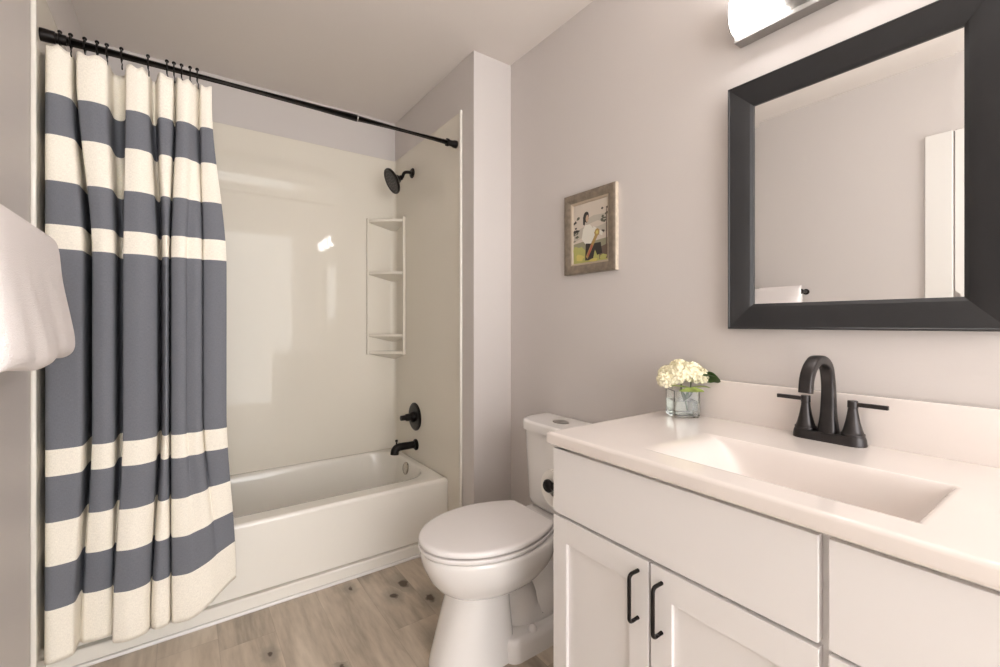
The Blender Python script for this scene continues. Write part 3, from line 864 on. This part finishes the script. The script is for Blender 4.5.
for args in ((vp(.050, -.01, .972), vp(.086, -.064, .978), .022, .010, 1.0), (vp(.040, -.02, .965), vp(.078, -.050, .988), .018, .01, .3)):
    bm = NB(); leaf(bm, *args); obj('leaf', bm, M['leaf'], fl)
for args in ((vp(-.055, -.030, .957), vp(.020, -.060, .947), .014, .004, .2), (vp(.0, -.045, .951), vp(.066, -.045, .953), .014, .004, .2), (vp(-.03, -.05, .945), vp(.045, -.05, .943), .012, .003, .8)):
    bm = NB(); leaf(bm, *args); obj('leaf', bm, M['sepal'], fl)
bm = NB()
tube(bm, smooth_path([vp(.012, .004, zb + .018), vp(.006, .0, zb + .045), vp(-.004, -.004, zb + .075), vp(-.006, -.006, .968)], 5), .0028, 8)
tube(bm, smooth_path([vp(.004, .002, zb + .040), vp(.014, -.004, zb + .06), vp(.022, -.006, zb + .085), vp(.024, -.006, .968)], 5), .0022, 8)
obj('stem', bm, M['stem'], fl)
bm = NB()
leaf(bm, vp(.004, -.004, zb + .05), vp(-.018, -.02, zb + .084), .012, .004, .5); leaf(bm, vp(.012, -.004, zb + .052), vp(.026, -.012, zb + .082), .010, .003, .9)
obj('leaf', bm, M['leaf'], fl)

# ------------------------------------------------------------------ toilet paper on the vanity's end panel
RX0, RX1, RY, RZ = 0.862, 0.965, 0.953, 0.686
tp = thing('paper_holder', 'black toilet paper holder arm fixed to the vanity end panel', 'paper holder', (0.848, y1v, RZ))
bm = tube(NB(), smooth_path([(0.848, y1v + .004, RZ), (0.848, RY - .02, RZ), (0.848, RY - .004, RZ), (0.856, RY, RZ), (0.88, RY, RZ)], 6) + [Vector((RX1 + .012, RY, RZ))], 0.0075, 14)
obj('arm', bm, M['black'], tp)
bm = lathe(NB(), [(0, 0.020), (0.006, 0.020), (0.010, 0.012)], (0.852, y1v, RZ), (0, 1, 0), 22); obj('mount', bm, M['black'], tp)
bm = lathe(NB(), [(0, .015), (.004, .0185), (.010, .0185), (.015, .014), (.017, 0)], (0.854, RY + .002, RZ), (-1, 0, 0), 20); obj('knob', bm, M['black'], tp)
tr = thing('toilet_paper', 'white toilet paper roll on the black holder', 'toilet paper', (RX0, RY, RZ - .055))
RZ2 = RZ - .0115
bm = NB()
n = 40
prof_r = [(RX0, .0205), (RX0, .051), (RX0 + .001, .052), (RX1 - .001, .052), (RX1, .051), (RX1, .0205)]
rings = [[(x, RY + r * math.cos(2 * PI * k / n), RZ2 + r * math.sin(2 * PI * k / n)) for k in range(n)] for x, r in prof_r]
loft(bm, rings, False, False)
obj('roll', bm, M['paper'], tr)
bm = NB()
rings = [[(x, RY + r * math.cos(2 * PI * k / n), RZ2 + r * math.sin(2 * PI * k / n)) for k in range(n)] for x, r in ((RX0, .0204), (RX0, .0195), (RX1, .0195), (RX1, .0204))]
loft(bm, rings, False, False)
obj('core', bm, M['paper'], tr)

# ------------------------------------------------------------------ mirror
mi = thing('wall_mirror', 'rectangular mirror in a wide black frame above the sink', 'mirror', (XR, 0.408, 1.133))
my0, my1, mz0, mz1 = 0.130, 0.686, 1.131, 1.836       # outer edge of the frame
iy0, iy1, iz0, iz1 = 0.199, 0.621, 1.203, 1.769       # inner edge of the frame
prof_f = [(0, 0), (0, .028), (.02, .032), (.06, .032), (.09, .030), (.62, .024), (.84, .0185), (.88, .0175), (1.0, .0115), (1.0, 0)]
bm = NB()
corners = [(my0, mz0, iy0, iz0), (my1, mz0, iy1, iz0), (my1, mz1, iy1, iz1), (my0, mz1, iy0, iz1)]
rings = []
for y, z, y2, z2 in corners + corners[:1]:
    rings.append([(XR - .0005 - h, y + (y2 - y) * t, z + (z2 - z) * t) for t, h in prof_f])
loft(bm, rings, False, False)
bmesh.ops.remove_doubles(bm, verts=bm.verts, dist=1e-6)
obj('frame', bm, M['frame'], mi, angle=12)
bm = NB()
gy0, gy1, gz0, gz1 = iy0, iy1, iz0, iz1
bw = 0.014
r0 = [(XR - .0085, y, z) for y, z in ((gy0 - .004, gz0 - .004), (gy1 + .004, gz0 - .004), (gy1 + .004, gz1 + .004), (gy0 - .004, gz1 + .004))]
r1 = [(XR - .0092, y, z) for y, z in ((gy0 + bw, gz0 + bw), (gy1 - bw, gz0 + bw), (gy1 - bw, gz1 - bw), (gy0 + bw, gz1 - bw))]
loft(bm, [[(XR - .004, p[1], p[2]) for p in r0], r0, r1])
obj('glass', bm, M['mirror'], mi, smooth=False)

# ------------------------------------------------------------------ vanity light
vl = thing('vanity_light', 'three shade brushed metal vanity light above the mirror', 'wall light', (XR, 0.39, 1.95))
LY0, LY1, LZ0, LZ1 = 0.116, 0.664, 1.957, 2.087
bm = add_box(NB(), XR - .020, XR - .0005, LY0, LY1, LZ0 + .001, LZ1, .003)
obj('back_plate', bm, M['nickel'], vl)
bm = add_box(NB(), XR - .040, XR - .0005, LY0, LY1, LZ0, LZ0 + .015, .003)
obj('lower_rail', bm, M['nickel'], vl)
bm = NB()
def half(y, sc=1.0, n=18, z0=LZ0 + .0155, dep=.056):
    zc = (z0 + LZ1) / 2; hz = (LZ1 - z0) / 2 - .0005
    return [(XR - .0205 - dep * sc * max(0, math.sin(PI * k / n)) ** .55, y, zc - hz * sc * math.cos(PI * k / n)) for k in range(n + 1)]
shade_w = 0.134
gaps = [LY1 - .004 - shade_w, (LY0 + LY1) / 2 - shade_w / 2, LY0 + .004]
for y in gaps:
    bm = loft(NB(), [half(y, .95), half(y + .003), half(y + shade_w - .003), half(y + shade_w, .95)])
    obj('glass_shade', bm, M['lamp'], vl, angle=50)
for ya, yb in ((LY1 - .0035, LY1), (gaps[1] + shade_w + .0005, gaps[0] - .0005), (gaps[2] + shade_w + .0005, gaps[1] - .0005), (LY0, LY0 + .0035)):
    k = 1.0 if yb - ya < .01 else .9
    bm = loft(NB(), [half(ya, k), half(yb, k)])
    obj('shade_clip', bm, M['nickel'], vl, angle=50)

# ------------------------------------------------------------------ framed picture
pi_ = thing('framed_picture', 'small weathered wood frame with a painted figure hanging beside the mirror', 'picture', (XR, 1.255, 1.35))
py0, py1, pz0, pz1, pt = 1.117, 1.392, 1.350, 1.681, 0.045
M['pframe'] = mat('weathered wood frame', srgb(126, 113, 98), 0.6, bump=0.4, bscale=120, var=0.22, vscale=45)
M['pedge'] = mat('pale inner edge of frame', srgb(176, 160, 140), 0.5)
bm = NB()
prof_p = [(0, 0), (0, .017), (.006, .020), (.022, .019), (.036, .014)]
corners = [(py0, pz0, 1, 1), (py1, pz0, -1, 1), (py1, pz1, -1, -1), (py0, pz1, 1, -1)]
loft(bm, [[(XR - .0005 - h, y + sy * t, z + sz * t) for t, h in prof_p] for y, z, sy, sz in corners + corners[:1]], False, False, closed=False)
bmesh.ops.remove_doubles(bm, verts=bm.verts, dist=1e-6)
obj('frame', bm, M['pframe'], pi_, angle=15)
M['pside'] = mat('pale near frame side', srgb(206, 192, 174), 0.55, bump=0.3, bscale=150, var=0.12, vscale=60)
bm = NB()
add_box(bm, XR - .0175, XR - .0008, py0 - .0015, py0 - .0001, pz0, pz1)  # thin strip on the near side only, paler than the frame
obj('near_side', bm, M['pside'], pi_, smooth=False)
bm = NB()
loft(bm, [[(XR - .0005 - h, y + sy * t, z + sz * t) for t, h in ((.036, .014), (.042, .012), (.045, .006))] for y, z, sy, sz in corners + corners[:1]], False, False, closed=False)
bmesh.ops.remove_doubles(bm, verts=bm.verts, dist=1e-6)
obj('inner_lip', bm, M['pedge'], pi_, angle=15)
# painted picture: flat patches of paint; u runs from the far (left) side to the near side, v upward
PC = {n: mat('paint ' + n, c, 0.6) for n, c in dict(sky=srgb(206, 194, 180), haze=srgb(184, 176, 162), tree=srgb(92, 90, 78), hill=srgb(150, 146, 122), grass=srgb(176, 174, 104), dark=srgb(52, 46, 42),
      skin=srgb(196, 164, 140), blouse=srgb(222, 218, 206), wood=srgb(168, 138, 84), red=srgb(176, 96, 76), yellow=srgb(204, 190, 110), trunk=srgb(110, 92, 80)).items()}
names = list(PC)
bm = NB()
pw, ph = (py1 - py0 - .086), (pz1 - pz0 - .086)
layer = [0]
def patch(pts, c):
    layer[0] += 1
    x = XR - .0062 - layer[0] * .00004
    vs = [bm.verts.new(Vector((x, py1 - .043 - u * pw, pz0 + .043 + v * ph))) for u, v in pts]
    f = bm.faces.new(vs); f.material_index = names.index(c)
def blob(u, v, ru, rv, c, n=12, jit=.18, seed=0):
    rr = random.Random(seed + int(u * 100) + int(v * 1000))
    patch([(min(1, max(0, u + ru * (1 + jit * (rr.random() - .5) * 2) * math.cos(2 * PI * k / n))), min(1, max(0, v + rv * (1 + jit * (rr.random() - .5) * 2) * math.sin(2 * PI * k / n)))) for k in range(n)], c)
patch([(0, 0), (1, 0), (1, 1), (0, 1)], 'sky')
patch([(.35, .62), (.7, .66), (1, .60), (1, .74), (.6, .76), (.4, .72)], 'haze')
patch([(0, .36), (.3, .44), (.6, .40), (1, .46), (1, .60), (.7, .56), (.3, .60), (0, .54)], 'haze')
patch([(0, 0), (1, 0), (1, .36), (.6, .34), (.3, .36), (0, .34)], 'hill')
patch([(0, 0), (1, 0), (1, .12), (.7, .20), (.5, .12), (.25, .28), (0, .24)], 'grass')
rr = random.Random(11)
for k in range(26):
    u0, v0 = (rr.uniform(.0, .15), rr.uniform(.38, .76)) if k % 2 else (rr.uniform(.82, 1.0), rr.uniform(.36, .84))
    blob(u0, v0, rr.uniform(.025, .06), rr.uniform(.012, .03), ('tree', 'dark', 'tree')[k % 3], 9, .6, k)
patch([(.94, .2), (.97, .2), (.96, .85), (.94, .85)], 'trunk')
patch([(.76, .03), (.99, .03), (.99, .26), (.76, .22)], 'trunk')
patch([(.26, .40), (.30, .56), (.37, .63), (.50, .62), (.60, .54), (.66, .44), (.60, .38), (.52, .30), (.38, .30)], 'blouse')
patch([(.56, .50), (.84, .40), (.86, .46), (.60, .58)], 'blouse')
patch([(.36, .04), (.38, .32), (.56, .30), (.80, .30), (.84, .12), (.70, .10), (.64, .20), (.58, .03)], 'dark')
blob(.39, .76, .085, .095, 'dark', 14, .12, 4)
patch([(.30, .76), (.30, .64), (.35, .62), (.38, .74)], 'dark')
blob(.42, .73, .042, .058, 'skin', 12, .05, 5)
patch([(.38, .10), (.43, .06), (.74, .44), (.69, .50)], 'wood')
blob(.70, .47, .075, .06, 'wood', 12, .1, 6); blob(.70, .47, .035, .03, 'yellow', 10, .1, 7)
patch([(.43, .12), (.46, .09), (.58, .26), (.55, .29)], 'red')
blob(.20, .10, .12, .06, 'yellow', 12, .3, 8); blob(.86, .06, .1, .04, 'grass', 12, .3, 9); blob(.60, .03, .12, .03, 'yellow', 12, .3, 10); blob(.10, .24, .10, .05, 'grass', 12, .3, 12)
bmesh.ops.recalc_face_normals(bm, faces=bm.faces)
obj('painting', bm, None, pi_, smooth=False, mats=[PC[n] for n in names])
bm = add_box(NB(), XR - .006, XR - .001, py0 + .03, py1 - .03, pz0 + .03, pz1 - .03)
obj('backing', bm, M['card'], pi_, smooth=False)
